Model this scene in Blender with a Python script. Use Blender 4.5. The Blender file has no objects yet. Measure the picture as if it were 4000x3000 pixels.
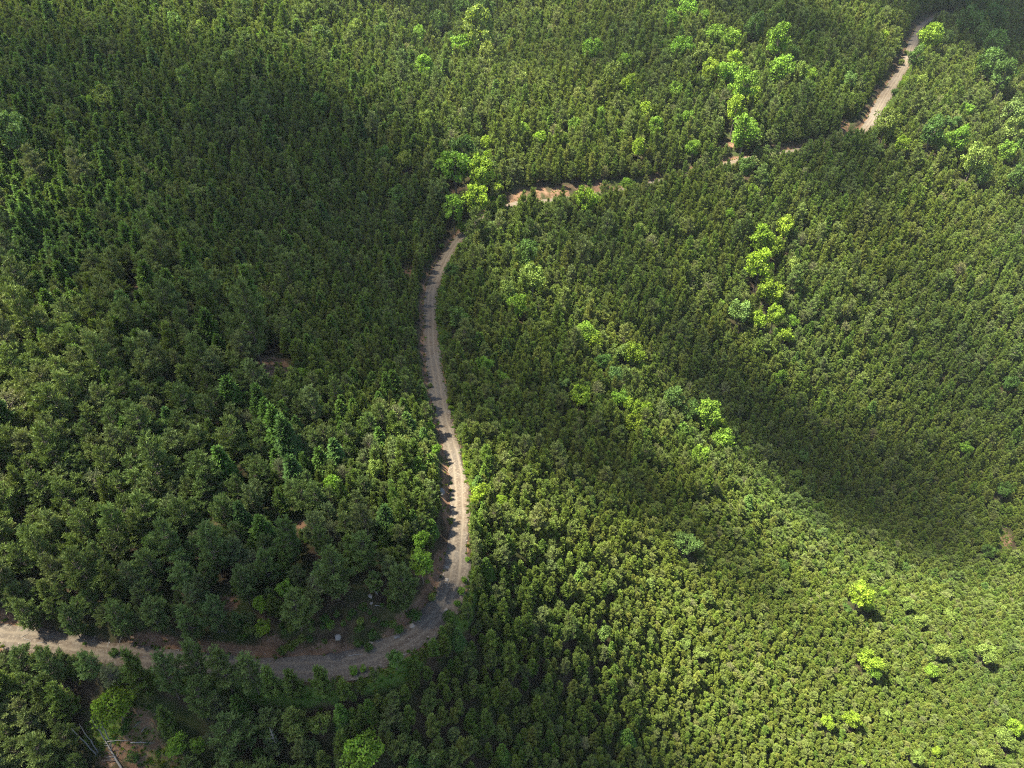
import bpy, math, random
import numpy as np
from mathutils import Vector, noise as mnoise

rng = np.random.default_rng(11)
random.seed(5)
S = bpy.context.scene
COL = S.collection

# ------------------------------------------------------------------ camera
F = 2700.0                      # focal length in photo pixels (4000 x 3000)
PITCH = math.radians(36.0)
CP, SP = math.cos(PITCH), math.sin(PITCH)
CAM = np.array([0.0, 0.0, 300.0])

def ray(px, py):
    X = np.asarray(px, float) - 2000.0; Y = 1500.0 - np.asarray(py, float)
    return np.stack([X / F, (F * CP + Y * SP) / F, (-F * SP + Y * CP) / F], -1)   # unit depth

def project(P):
    r = np.asarray(P, float) - CAM
    d = r[..., 1] * CP - r[..., 2] * SP
    u = r[..., 1] * SP + r[..., 2] * CP
    d = np.where(d < 1.0, 1.0, d)
    return 2000 + F * r[..., 0] / d, 1500 - F * u / d, d

cam_d = bpy.data.cameras.new("camera"); cam = bpy.data.objects.new("camera", cam_d); COL.objects.link(cam)
cam.location = CAM; cam.rotation_euler = (math.radians(90) - PITCH, 0, 0)
cam_d.sensor_width = 36; cam_d.lens = 36 * F / 4000; cam_d.clip_end = 20000; cam_d.clip_start = 0.5
S.camera = cam

# ------------------------------------------------------------------ terrain: control points (pixel, depth)
ctrl = [(0,2480,150),(0,3000,142),(500,2560,146),(1000,3000,148),(1000,2600,147),(1500,2560,150),(1760,2350,163),(1795,2000,180),
 (1765,1800,205),(1720,1540,250),(1685,1250,300),(1690,1120,330),(1780,960,375),(1900,850,395),(2050,790,405),(2400,745,425),(2650,690,440),
 (3000,590,462),(3350,520,488),(3450,350,530),(3540,220,580),(3580,120,640),(3650,70,690),
 (0,1500,190),(0,2000,165),(600,2000,172),(600,1500,200),(1200,2100,170),(1200,1500,215),(0,800,300),(0,0,480),(800,1000,290),(1000,300,430),(400,400,380),
 (1500,500,415),(1500,0,590),(1860,300,556),(1850,0,650),(2400,300,505),(2400,0,600),(3000,0,625),(3000,300,525),
 (4000,0,860),(3850,300,580),(4000,600,520),(3500,900,455),(2500,1100,372),(4000,1500,420),(3000,1500,380),(2500,1500,335),
 (2000,1300,305),(2300,1800,262),(2000,2000,200),(2000,2500,171),(2000,3000,165),(3000,1830,358),(3300,1990,362),(3600,2080,385),(2700,1690,326),(2750,1900,276),(3050,2050,300),(3350,2250,305),(3000,2250,270),(1650,350,480),(2090,350,492),(2500,2250,222),
 (4000,2000,400),(4000,2500,330),(4000,3000,280),(3000,3000,212),(3000,2600,236),(3500,2500,283),(2500,2600,198),(3500,3000,245)]
cp = np.array([CAM + ray(a, b) * d for a, b, d in ctrl])
extra = np.array([(-900,1300,330),(0,1600,345),(900,1700,325),(1000,700,130),(700,0,-60),(-500,0,190),(0,-300,60),(-700,500,250),(300,-200,-40),(-300,-300,120),
                  (1800,1500,200),(-1800,1500,420),(-1800,-500,240),(0,2600,460),(1800,-500,-120),(0,-900,0)], float)
cp = np.vstack([cp, extra])

def tps(pts, lam=30.0):
    xy, z = pts[:, :2] / 100, pts[:, 2]
    r2 = ((xy[:, None] - xy[None]) ** 2).sum(-1)
    K = 0.5 * r2 * np.log(r2 + 1e-12)
    n = len(z)
    A = np.zeros((n + 3, n + 3)); A[:n, :n] = K + lam * 1e-3 * np.eye(n)
    A[:n, n] = 1; A[:n, n + 1:] = xy; A[n, :n] = 1; A[n + 1:, :n] = xy.T
    w = np.linalg.solve(A, np.r_[z, 0, 0, 0])
    def f(q):
        q = np.asarray(q, float) / 100
        out = np.empty(len(q))
        for i in range(0, len(q), 20000):
            s = q[i:i + 20000]
            r = ((s[:, None] - xy[None]) ** 2).sum(-1)
            out[i:i + 20000] = (0.5 * r * np.log(r + 1e-12)) @ w[:n] + w[n] + s @ w[n + 1:]
        return out
    return f
base_f = tps(cp)

GX0, GX1, GY0, GY1, GS = -520.0, 720.0, 0.0, 1100.0, 4.0       # lookup table of the smooth terrain
gx = np.arange(GX0, GX1 + 1, GS); gy = np.arange(GY0, GY1 + 1, GS)
TAB = base_f(np.stack(np.meshgrid(gx, gy), -1).reshape(-1, 2)).reshape(len(gy), len(gx))

def base_z(x, y):
    u = np.clip((np.asarray(x, float) - GX0) / GS, 0, len(gx) - 1.001); v = np.clip((np.asarray(y, float) - GY0) / GS, 0, len(gy) - 1.001)
    i, j = u.astype(int), v.astype(int); a, b = u - i, v - j
    return (TAB[j, i] * (1 - a) + TAB[j, i + 1] * a) * (1 - b) + (TAB[j + 1, i] * (1 - a) + TAB[j + 1, i + 1] * a) * b

def hit(px, py, lift=0.0, d0=90.0):
    """point on the ray of a photo pixel that is LIFT metres above the smooth terrain"""
    px = np.atleast_1d(np.asarray(px, float)); py = np.atleast_1d(np.asarray(py, float))
    lift = np.broadcast_to(np.asarray(lift, float), px.shape)
    r = ray(px, py); d = np.full(px.shape, d0); done = np.zeros(px.shape, bool)
    for _ in range(1000):
        P = CAM + r * d[:, None]
        done |= P[:, 2] - lift <= base_z(P[:, 0], P[:, 1])
        if done.all(): break
        d = np.where(done, d, d + 1.0)
    lo, hi = d - 1.0, d.copy()
    for _ in range(12):
        m = (lo + hi) / 2; P = CAM + r * m[:, None]
        below = P[:, 2] - lift <= base_z(P[:, 0], P[:, 1])
        hi = np.where(below, m, hi); lo = np.where(below, lo, m)
    return CAM + r * hi[:, None]

# ------------------------------------------------------------------ road centre line
K = 4000 / 2212.0
road_px = [(-330,1350),(-150,1362),(0,1374),(130,1390),(250,1408),(400,1428),(520,1440),(620,1446),(700,1443),(790,1424),(870,1388),(935,1340),(975,1275),(988,1190),
 (993,1100),(985,1010),(964,925),(946,850),(935,770),(929,690),(930,640),(945,590),(974,538),(1008,498),(1045,470),(1075,450),(1110,440),(1200,432),(1320,414),(1450,385),
 (1580,350),(1700,328),(1800,306),(1860,286),(1882,262),(1902,225),(1930,180),(1955,138),(1972,95),(1985,62),(2010,42),(2045,32),(2100,26)]
rp = hit([a * K for a, b in road_px], [b * K for a, b in road_px])

def catmull(P, step):
    P = np.vstack([2 * P[0] - P[1], P, 2 * P[-1] - P[-2]]); out = []
    for i in range(1, len(P) - 2):
        n = max(2, int(np.linalg.norm(P[i + 1] - P[i]) / step))
        t = np.arange(n)[:, None] / n
        a, b, c, d = P[i - 1], P[i], P[i + 1], P[i + 2]
        out.append(0.5 * (2 * b + (c - a) * t + (2 * a - 5 * b + 4 * c - d) * t ** 2 + (3 * b - a - 3 * c + d) * t ** 3))
    return np.vstack(out + [P[-2:-1]])

def smooth(a, k):
    w = np.hanning(2 * k + 3)[1:-1]; w /= w.sum()
    pad = np.r_[np.repeat(a[:1], k, 0), a, np.repeat(a[-1:], k, 0)]
    return np.convolve(pad, w, 'valid')
RD = catmull(rp, 1.2)
RD[:, 0] = smooth(RD[:, 0], 5); RD[:, 1] = smooth(RD[:, 1], 5); RD[:, 2] = smooth(base_z(RD[:, 0], RD[:, 1]), 14)
seg = np.linalg.norm(np.diff(RD[:, :2], axis=0), axis=1); RS = np.r_[0, np.cumsum(seg)]
RT = np.gradient(RD[:, :2], axis=0); RT /= np.linalg.norm(RT, axis=1)[:, None]
RPX, RPY, _ = project(RD)
RHALF = 2.3 + .45 * np.clip((1700 - RPY) / 300, 0, 1) + 0.25 * np.sin(RS / 17) + 0.2 * np.sin(RS / 5.3 + 1)
RHALF = smooth(RHALF + np.interp(RPX, [0, 900, 1300, 1700], [.1, .1, .05, 0]) * (RPY > 2300) + .9 * (RPX > 3300) * (RPY > 150) + .75 * (RPX > 1050) * (RPX < 1830) * (RPY > 2200), 8)

CELL = 8.0
road_hash = {}
for i, p in enumerate(RD):
    road_hash.setdefault((int(p[0] // CELL), int(p[1] // CELL)), []).append(i)

def road_near(x, y, reach=14.0):
    """(distance, index, signed offset) to the road for arrays of points; inf where farther than reach"""
    x = np.asarray(x, float); y = np.asarray(y, float)
    D = np.full(x.shape, np.inf); I = np.zeros(x.shape, int); Sg = np.zeros(x.shape)
    # only points inside the cells round the road are looked at
    keys = set()
    n = int(reach // CELL) + 1
    for (a, b) in road_hash:
        for i in range(-n, n + 1):
            for j in range(-n, n + 1): keys.add((a + i, b + j))
    ka = np.floor(x / CELL).astype(int); kb = np.floor(y / CELL).astype(int)
    code = ka * 100003 + kb
    ok = np.isin(code, np.array([a * 100003 + b for a, b in keys]))
    idx = np.nonzero(ok)[0]
    for s in range(0, len(idx), 4000):
        k = idx[s:s + 4000]
        dx = x[k, None] - RD[None, :, 0]; dy = y[k, None] - RD[None, :, 1]
        d2 = dx * dx + dy * dy; m = d2.argmin(1)
        D[k] = np.sqrt(d2[np.arange(len(k)), m]); I[k] = m
        Sg[k] = RT[m, 0] * dy[np.arange(len(k)), m] - RT[m, 1] * dx[np.arange(len(k)), m]     # + = left of travel
    return D, I, Sg

def fbm(x, y, s, seed=0.0):
    """cheap value noise in numpy"""
    out = 0.0; a = 1.0
    for o in range(4):
        u = x / s * 2 ** o + seed * 17.3 + o * 5.1; v = y / s * 2 ** o - seed * 9.7 + o * 3.3
        i = np.floor(u).astype(np.int64); j = np.floor(v).astype(np.int64); fu = u - i; fv = v - j
        fu = fu * fu * (3 - 2 * fu); fv = fv * fv * (3 - 2 * fv)
        def h(p, q):
            n = (p * 374761393 + q * 668265263) & 0x7fffffff
            n = ((n ^ (n >> 13)) * 1274126177) & 0x7fffffff
            return ((n ^ (n >> 16)) & 0xffff) / 65535.0
        out = out + a * ((h(i, j) * (1 - fu) + h(i + 1, j) * fu) * (1 - fv) + (h(i, j + 1) * (1 - fu) + h(i + 1, j + 1) * fu) * fv - 0.5)
        a *= 0.5
    return out

def ground(x, y, full=False):
    x = np.atleast_1d(np.asarray(x, float)); y = np.atleast_1d(np.asarray(y, float))
    inside = (x > GX0) & (x < GX1) & (y > GY0) & (y < GY1)
    z = np.where(inside, base_z(x, y), 0)
    if not inside.all():
        z[~inside] = base_f(np.stack([x[~inside], y[~inside]], -1))
    bump = 1.0 * fbm(x, y, 14.0) + 0.35 * fbm(x, y, 3.0, 2)
    D, I, Sg = road_near(x, y)
    hw = RHALF[I]
    t = np.clip((D - hw) / 5.0, 0, 1); t = np.where(np.isinf(D), 1.0, t)
    up = z - RD[I, 2]
    # cut banks stand steep above the road, fill slopes fall away more gently
    tt = np.where(up > 0, np.clip((D - hw - .3) / 2.6, 0, 1), t); tt = np.where(np.isinf(D), 1.0, tt); tt = tt * tt * (3 - 2 * tt)
    zz = (RD[I, 2] - 0.22) * (1 - tt) + (z + bump) * tt
    return (zz, D, I, Sg, up, hw) if full else zz

# ------------------------------------------------------------------ materials
def mat(name, build):
    m = bpy.data.materials.new(name); m.use_nodes = True
    nt = m.node_tree; nt.nodes.clear()
    out = nt.nodes.new("ShaderNodeOutputMaterial"); build(nt, out); return m
def N(nt, t, **kw):
    n = nt.nodes.new(t)
    for k, v in kw.items():
        if k.startswith("_"): n.inputs[k[1:]].default_value = v
        else: setattr(n, k, v)
    return n
def mix(nt, a, b, f, blend='MIX'):
    m = nt.nodes.new("ShaderNodeMix"); m.data_type = 'RGBA'; m.blend_type = blend; m.clamp_factor = True
    for sock, v in ((m.inputs[0], f), (m.inputs[6], a), (m.inputs[7], b)):
        if isinstance(v, bpy.types.NodeSocket): nt.links.new(v, sock)
        elif isinstance(v, (int, float)): sock.default_value = v
        else: sock.default_value = (*v, 1)
    return m.outputs[2]
def ramp(nt, fac, stops):
    r = nt.nodes.new("ShaderNodeValToRGB"); nt.links.new(fac, r.inputs[0])
    e = r.color_ramp.elements
    while len(e) > len(stops): e.remove(e[-1])
    for i, (p, c) in enumerate(stops):
        if i >= len(e): e.new(p)
        e[i].position = p; e[i].color = (*c, 1) if not isinstance(c, (int, float)) else (c, c, c, 1)
    return r.outputs[0]
def noise(nt, scale, detail=4, rough=.6, vec=None):
    n = N(nt, "ShaderNodeTexNoise", _Scale=scale, _Detail=detail, _Roughness=rough)
    if vec is not None: nt.links.new(vec, n.inputs["Vector"])
    return n.outputs["Fac"]

def foliage(name, trans, spec):
    def b(nt, out):
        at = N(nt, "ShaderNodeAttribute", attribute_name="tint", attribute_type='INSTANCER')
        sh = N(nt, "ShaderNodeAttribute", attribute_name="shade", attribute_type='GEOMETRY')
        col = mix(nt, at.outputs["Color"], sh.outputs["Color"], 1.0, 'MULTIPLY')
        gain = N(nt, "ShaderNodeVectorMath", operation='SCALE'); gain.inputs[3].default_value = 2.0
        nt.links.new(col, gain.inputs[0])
        p = N(nt, "ShaderNodeBsdfPrincipled", _Roughness=.55); p.inputs["Specular IOR Level"].default_value = spec
        nt.links.new(gain.outputs[0], p.inputs["Base Color"])
        t = N(nt, "ShaderNodeBsdfTranslucent")
        tc = mix(nt, gain.outputs[0], (1.0, 1.0, .35), 1.0, 'MULTIPLY'); nt.links.new(tc, t.inputs["Color"])
        m = N(nt, "ShaderNodeMixShader", _Fac=trans)
        nt.links.new(p.outputs[0], m.inputs[1]); nt.links.new(t.outputs[0], m.inputs[2])
        nt.links.new(m.outputs[0], out.inputs[0])
    return mat(name, b)
M_needle = foliage("pine_needles", .22, .12)
M_leaf = foliage("broad_leaves", .38, .12)

def m_bark(name, c1, c2, sc=6):
    def b(nt, out):
        tc = N(nt, "ShaderNodeTexCoord")
        c = mix(nt, c1, c2, noise(nt, sc, 5, .7, tc.outputs["Object"]))
        p = N(nt, "ShaderNodeBsdfPrincipled", _Roughness=.9); nt.links.new(c, p.inputs["Base Color"]); nt.links.new(p.outputs[0], out.inputs[0])
    return mat(name, b)
M_bark = m_bark("pine_bark", (.055, .04, .03), (.16, .13, .11))
M_grey = m_bark("dead_wood", (.1, .095, .085), (.28, .26, .24))
M_rock = m_bark("pale_rock", (.14, .12, .1), (.34, .3, .25), 3)
M_stone = m_bark("grey_stone", (.07, .07, .07), (.2, .19, .18), 3)

def b_ground(nt, out):
    geo = N(nt, "ShaderNodeNewGeometry"); P = geo.outputs["Position"]
    n1 = noise(nt, .35, 8, .65, P); n2 = noise(nt, 2.2, 5, .7, P); n3 = noise(nt, .09, 4, .6, P)
    litter = ramp(nt, n1, [(.3, (.018, .014, .009)), (.5, (.045, .032, .02)), (.7, (.085, .06, .036))])
    litter = mix(nt, litter, (.035, .055, .013), ramp(nt, n3, [(.42, 0), (.6, .8)]))
    soil = ramp(nt, n1, [(.25, (.08, .046, .027)), (.5, (.155, .09, .053)), (.75, (.23, .145, .092))])
    soil = mix(nt, soil, (.26, .2, .15), ramp(nt, n2, [(.58, 0), (.66, .8)]))
    grass = ramp(nt, n2, [(.3, (.035, .065, .012)), (.7, (.1, .16, .028))])
    a = N(nt, "ShaderNodeAttribute", attribute_name="cover", attribute_type='GEOMETRY')
    sep = N(nt, "ShaderNodeSeparateColor"); nt.links.new(a.outputs["Color"], sep.inputs[0])
    def edge(sock):
        ad = N(nt, "ShaderNodeMath", operation='MULTIPLY_ADD'); nt.links.new(n2, ad.inputs[0]); ad.inputs[1].default_value = .7; nt.links.new(sock, ad.inputs[2])
        return ramp(nt, ad.outputs[0], [(.72, 0), (.92, 1)])
    c = mix(nt, litter, soil, edge(sep.outputs[0])); c = mix(nt, c, grass, edge(sep.outputs[1]))
    p = N(nt, "ShaderNodeBsdfPrincipled", _Roughness=.95); p.inputs["Specular IOR Level"].default_value = .1
    nt.links.new(c, p.inputs["Base Color"])
    bp = N(nt, "ShaderNodeBump", _Strength=.7, _Distance=.4); nt.links.new(n2, bp.inputs["Height"]); nt.links.new(bp.outputs[0], p.inputs["Normal"])
    nt.links.new(p.outputs[0], out.inputs[0])
M_ground = mat("forest_floor", b_ground)

def b_road(nt, out):
    geo = N(nt, "ShaderNodeNewGeometry"); P = geo.outputs["Position"]
    n1 = noise(nt, .22, 6, .65, P); n2 = noise(nt, 1.7, 6, .75, P); n3 = noise(nt, 7, 3, .7, P)
    c = ramp(nt, n1, [(.3, (.075, .052, .035)), (.48, (.105, .08, .056)), (.66, (.13, .11, .085))])
    uv = N(nt, "ShaderNodeAttribute", attribute_name="across", attribute_type='GEOMETRY')      # r: 1 in the wheel tracks, g: 1 at the edges, b: grey gravel
    sep = N(nt, "ShaderNodeSeparateColor"); nt.links.new(uv.outputs["Color"], sep.inputs[0])
    c = mix(nt, c, (.11, .1, .087), sep.outputs[2])
    c = mix(nt, c, (.2, .165, .122), ramp(nt, n2, [(.52, 0), (.6, .8)]))
    c = mix(nt, c, (.08, .058, .042), ramp(nt, n2, [(.36, .85), (.46, 0)]))
    m1 = N(nt, "ShaderNodeMath", operation='MULTIPLY'); nt.links.new(sep.outputs[0], m1.inputs[0]); m1.inputs[1].default_value = .85
    c = mix(nt, c, (.17, .14, .103), m1.outputs[0])
    e = N(nt, "ShaderNodeMath", operation='MULTIPLY_ADD'); nt.links.new(n2, e.inputs[0]); e.inputs[1].default_value = .9; nt.links.new(sep.outputs[1], e.inputs[2])
    c = mix(nt, c, (.1, .09, .04), ramp(nt, e.outputs[0], [(1.0, 0), (1.35, .6)]))
    p = N(nt, "ShaderNodeBsdfPrincipled", _Roughness=.95); p.inputs["Specular IOR Level"].default_value = .15
    nt.links.new(c, p.inputs["Base Color"])
    bp = N(nt, "ShaderNodeBump", _Strength=.9, _Distance=.25); nt.links.new(n2, bp.inputs["Height"]); nt.links.new(bp.outputs[0], p.inputs["Normal"])
    nt.links.new(p.outputs[0], out.inputs[0])
M_road = mat("dirt_and_gravel", b_road)

# ------------------------------------------------------------------ mesh helper
def mesh(name, V, Fc, mats, shade=None, midx=None, attr="shade", smooth_=False):
    """V (n,3), Fc list/array of faces (all quads or all tris, or (quads, tris))"""
    me = bpy.data.meshes.new(name)
    V = np.asarray(V, np.float32)
    groups = [np.asarray(f, np.int32) for f in (Fc if isinstance(Fc, tuple) else (Fc,)) if len(f)]
    tot = np.concatenate([np.full(len(g), g.shape[1], np.int32) for g in groups])
    loops = np.concatenate([g.ravel() for g in groups])
    me.vertices.add(len(V)); me.vertices.foreach_set("co", V.ravel())
    me.loops.add(len(loops)); me.loops.foreach_set("vertex_index", loops)
    me.polygons.add(len(tot)); st = np.r_[0, np.cumsum(tot)[:-1]].astype(np.int32)
    me.polygons.foreach_set("loop_start", st); me.polygons.foreach_set("loop_total", tot)
    for m in mats: me.materials.append(m)
    if midx is not None: me.polygons.foreach_set("material_index", np.asarray(midx, np.int32))
    if smooth_: me.polygons.foreach_set("use_smooth", np.ones(len(tot), bool))
    if shade is not None:
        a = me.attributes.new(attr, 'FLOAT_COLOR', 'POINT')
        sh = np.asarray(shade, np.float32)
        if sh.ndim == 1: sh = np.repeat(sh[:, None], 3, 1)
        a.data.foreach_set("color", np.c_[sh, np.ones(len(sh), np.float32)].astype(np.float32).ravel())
    me.update(calc_edges=True); me.validate()
    return me

def unit(a): return a / np.maximum(np.linalg.norm(a, axis=-1, keepdims=True), 1e-9)

def blades(P, D, L, W, r, nrm=None):
    """diamond blades from P along D; returns verts (n*4,3), faces"""
    n = len(P); D = unit(D)
    if nrm is None: nrm = r.normal(size=(n, 3))
    Sd = unit(np.cross(D, nrm)); L = np.broadcast_to(L, n)[:, None]; W = np.broadcast_to(W, n)[:, None]
    a = P; b = P + D * L * .55 + Sd * W; c = P + D * L; d = P + D * L * .55 - Sd * W
    V = np.stack([a, b, c, d], 1).reshape(-1, 3)
    return V, np.arange(4 * n).reshape(-1, 4)

def tube(pts, rad, k=5):
    pts = np.asarray(pts, float); T = unit(np.gradient(pts, axis=0))
    ref = np.where(np.abs(T[:, 2:3]) > .9, np.array([[1., 0, 0]]), np.array([[0., 0, 1]]))
    A = unit(np.cross(T, ref)); B = np.cross(T, A)
    an = np.arange(k) * 2 * math.pi / k
    V = (pts[:, None] + (A[:, None] * np.cos(an)[None, :, None] + B[:, None] * np.sin(an)[None, :, None]) * np.asarray(rad)[:, None, None]).reshape(-1, 3)
    Fq = []
    for i in range(len(pts) - 1):
        for j in range(k):
            Fq.append((i * k + j, i * k + (j + 1) % k, (i + 1) * k + (j + 1) % k, (i + 1) * k + j))
    return V, Fq
def join(parts):
    Vs, Fs, o = [], [], 0
    for V, Fc in parts:
        Vs.append(np.asarray(V)); Fs.append(np.asarray(Fc, int) + o); o += len(V)
    return np.vstack(Vs), np.vstack(Fs)

# ------------------------------------------------------------------ tree shapes (each 1 m of crown diameter; height = aspect)
def conifer(seed, aspect, style):
    r = np.random.default_rng(seed)
    H, R = aspect * 3.0, 1.5                    # modelled about 3 m wide, scaled to a unit crown at the end
    wood = []
    bend = r.normal(0, .02 * H, 2)
    def axis(z): s = z / H; return np.array([bend[0] * s * s, bend[1] * s * s, z])
    zz = np.linspace(-.06 * H, H * .97, 9)
    wood.append(tube([axis(z) for z in zz], np.interp(zz, [-.06 * H, H], [.032 * H * .42, .015]), 6))
    P, D, L, W, C = [], [], [], [], []
    nw = dict(young=11, old=9, fir=18, sparse=10)[style]
    t0 = dict(young=.12, old=.22, fir=.05, sparse=.3)[style]
    lop = r.uniform(0, 2 * math.pi); lopk = dict(young=.12, old=.28, fir=.06, sparse=.35)[style]
    for k in range(nw):
        t = t0 + (.98 - t0) * (k + r.uniform(-.3, .3)) / (nw - .5)
        t = min(max(t, t0), .985); s = (t - t0) / (1 - t0)
        prof = dict(young=lambda s: min(1, .7 + 1.6 * s) * (1 - s) ** .62 + .05, old=lambda s: min(1, .45 + 2.0 * s) * (1 - s ** 2.2) ** .8 + .08,
                    fir=lambda s: (1 - s) ** .85 + .04, sparse=lambda s: min(1, .5 + 2 * s) * (1 - s ** 2) ** .7 + .06)[style](s)
        nb = dict(young=5, old=5, fir=7, sparse=5)[style]
        ph = r.uniform(0, 6.28)
        for b in range(nb):
            az = ph + b * 2 * math.pi / nb + r.normal(0, .25)
            Lb = R * prof * r.uniform(.72, 1.15) * (1 + lopk * math.cos(az - lop))
            if style in ('old', 'sparse') and r.random() < .15: Lb *= .5
            el = dict(young=np.interp(s, [0, .5, 1], [.1, .45, 1.05]), old=np.interp(s, [0, .6, 1], [-.05, .35, .9]), fir=np.interp(s, [0, .6, 1], [-.28, -.05, .7]),
                      sparse=np.interp(s, [0, .6, 1], [0, .4, .9]))[style] + r.normal(0, .1)
            o = axis(t * H)
            h = np.array([math.cos(az), math.sin(az), 0]); sd = np.array([-h[1], h[0], 0])
            curve = dict(young=.28, old=.2, fir=.12, sparse=.25)[style]
            def pt(q): return o + h * (Lb * q * math.cos(el)) + np.array([0, 0, Lb * (q * math.sin(el) + curve * q * q)])
            if style != 'fir' and Lb > .4:
                qs = [0, .45, .95]
                wood.append(tube([pt(q) for q in qs], [.035 * Lb + .012, .02 * Lb + .008, .006], 3))
            n = max(2, int(Lb / dict(young=.17, old=.19, fir=.13, sparse=.27)[style]))
            for q in np.linspace(dict(young=.28, old=.4, fir=.12, sparse=.5)[style], 1, n):
                c0 = pt(q); tang = unit(pt(min(q + .05, 1.05)) - pt(q - .05))
                lat = Lb * dict(young=.30, old=.30, fir=.42, sparse=.3)[style] * (1.15 - q)
                for w in (-1, 0, 1):
                    if w and lat < .1: continue
                    off = sd * w * lat * r.uniform(.5, 1.1) + np.array([0, 0, r.normal(0, .06)])
                    if style == 'fir':
                        m = 5; dirs = tang * 1.0 + sd * w * 1.1 + r.normal(0, .35, (m, 3)); ln = r.uniform(.3, .55, m); wd = .07
                    else:
                        m = 11 if style != 'sparse' else 5
                        dirs = tang * .75 + sd * w * .6 + np.array([0, 0, .55]) + r.normal(0, .55, (m, 3)); ln = r.uniform(.2, .46, m); wd = .034 if style != 'sparse' else .03
                    P.append(np.repeat((c0 + off)[None], m, 0) + r.normal(0, .05, (m, 3))); D.append(dirs); L.append(ln); W.append(np.full(m, wd))
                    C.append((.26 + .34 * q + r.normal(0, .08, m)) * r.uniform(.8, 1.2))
    # leader
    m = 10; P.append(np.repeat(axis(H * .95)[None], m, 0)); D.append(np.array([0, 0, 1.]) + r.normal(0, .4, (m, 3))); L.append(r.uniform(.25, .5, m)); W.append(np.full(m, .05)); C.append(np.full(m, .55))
    P, D, L, W, C = map(np.concatenate, (P, D, L, W, C))
    rad_ = P * np.array([1, 1, 0]); rad_ /= R
    nr = rad_ * .7 + np.array([0, 0, .9 if style != 'fir' else 1.1]) + r.normal(0, .45, (len(P), 3))
    V, Fc = blades(P, D, L, W, r, nr)
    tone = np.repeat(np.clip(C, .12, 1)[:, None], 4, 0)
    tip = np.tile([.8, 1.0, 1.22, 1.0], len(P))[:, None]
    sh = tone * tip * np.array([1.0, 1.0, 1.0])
    WV, WF = join(wood)
    k = 1 / (2 * R)
    return V * k, Fc, sh, WV * k, WF

def broadleaf(seed, aspect, leafy=2600, shrub=False):
    r = np.random.default_rng(seed)
    H, R = aspect, .5
    nl = 34
    u = unit(r.normal(size=(nl, 3))); rad = r.uniform(.3, 1, nl) ** .5
    zc = H * (.6 if not shrub else .5); hz = H * (.36 if not shrub else .46)
    cen = u * rad[:, None] * np.array([.36, .36, hz * .74]) * r.uniform(.8, 1.15, (nl, 1)) + np.array([0, 0, zc])
    lr = r.uniform(.09, .19, nl) * (1.0 - .25 * np.abs(u[:, 2]))
    n = leafy // nl
    P, D, Nn, C = [], [], [], []
    for c, q in zip(cen, lr):
        d = unit(r.normal(size=(n, 3)) + np.array([0, 0, .35]))
        p = c + d * q * r.uniform(.65, 1.05, (n, 1)) * np.array([1, 1, .85])
        P.append(p); Nn.append(d + r.normal(0, .45, (n, 3))); D.append(r.normal(size=(n, 3)) + np.array([0, 0, -.3]))
        C.append(np.clip(.48 * r.uniform(.6, 1.3) + r.normal(0, .09, n), .15, 1))
    P, D, Nn, C = map(np.concatenate, (P, D, Nn, C))
    V, Fc = blades(P, D, r.uniform(.045, .085, len(P)), .024, r, Nn)
    sh = np.repeat(C[:, None], 4, 0) * np.ones(3)
    wood = [tube([(0, 0, -.06), (.01, .01, zc * .5), (.02, 0, zc)], [.028, .022, .014], 6)]
    for c in cen[::3]:
        s = np.array([.01, 0, zc * r.uniform(.35, .8)]); wood.append(tube([s, (s + c) / 2 + [0, 0, .02], c], [.014, .009, .004], 3))
    WV, WF = join(wood)
    return V, Fc, sh, WV, WF

SHAPES = []          # dict(style, crown mesh, trunk mesh, joined mesh, aspect)
def add_shape(style, aspect, data, leafmat):
    V, Fc, sh, WV, WF = data
    nm = {'young': 'pine', 'old': 'pine', 'sparse': 'pine', 'fir': 'fir', 'leaf': 'broadleaf', 'bush': 'bush'}[style]
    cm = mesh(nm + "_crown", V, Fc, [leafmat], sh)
    tm = mesh(nm + "_trunk", WV, WF, [M_bark], smooth_=True)
    jm = mesh(nm + "_whole", np.vstack([V, WV]), np.vstack([Fc, WF + len(V)]), [leafmat, M_bark], np.vstack([sh, np.full((len(WV), 3), .5)]), np.r_[np.zeros(len(Fc), int), np.ones(len(WF), int)])
    SHAPES.append(dict(style=style, aspect=aspect, crown=cm, trunk=tm, whole=jm, top=float(V[:, 2].max())))
for i in range(6): add_shape('young', 1.75 + .13 * i, conifer(100 + i, 1.75 + .13 * i, 'young'), M_needle)
for i in range(5): add_shape('old', 1.7 + .15 * i, conifer(200 + i, 1.7 + .15 * i, 'old'), M_needle)
for i in range(2): add_shape('sparse', 1.7 + .2 * i, conifer(300 + i, 1.7 + .2 * i, 'sparse'), M_needle)
for i in range(4): add_shape('fir', 1.75 + .14 * i, conifer(400 + i, 1.75 + .14 * i, 'fir'), M_needle)
for i in range(6): add_shape('leaf', 1.25 + .1 * i, broadleaf(500 + i, 1.25 + .1 * i), M_leaf)
for i in range(3): add_shape('bush', .8 + .1 * i, broadleaf(600 + i, .8 + .1 * i, 1500, True), M_leaf)
BY = {}
for i, s in enumerate(SHAPES): BY.setdefault(s['style'], []).append(i)

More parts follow.
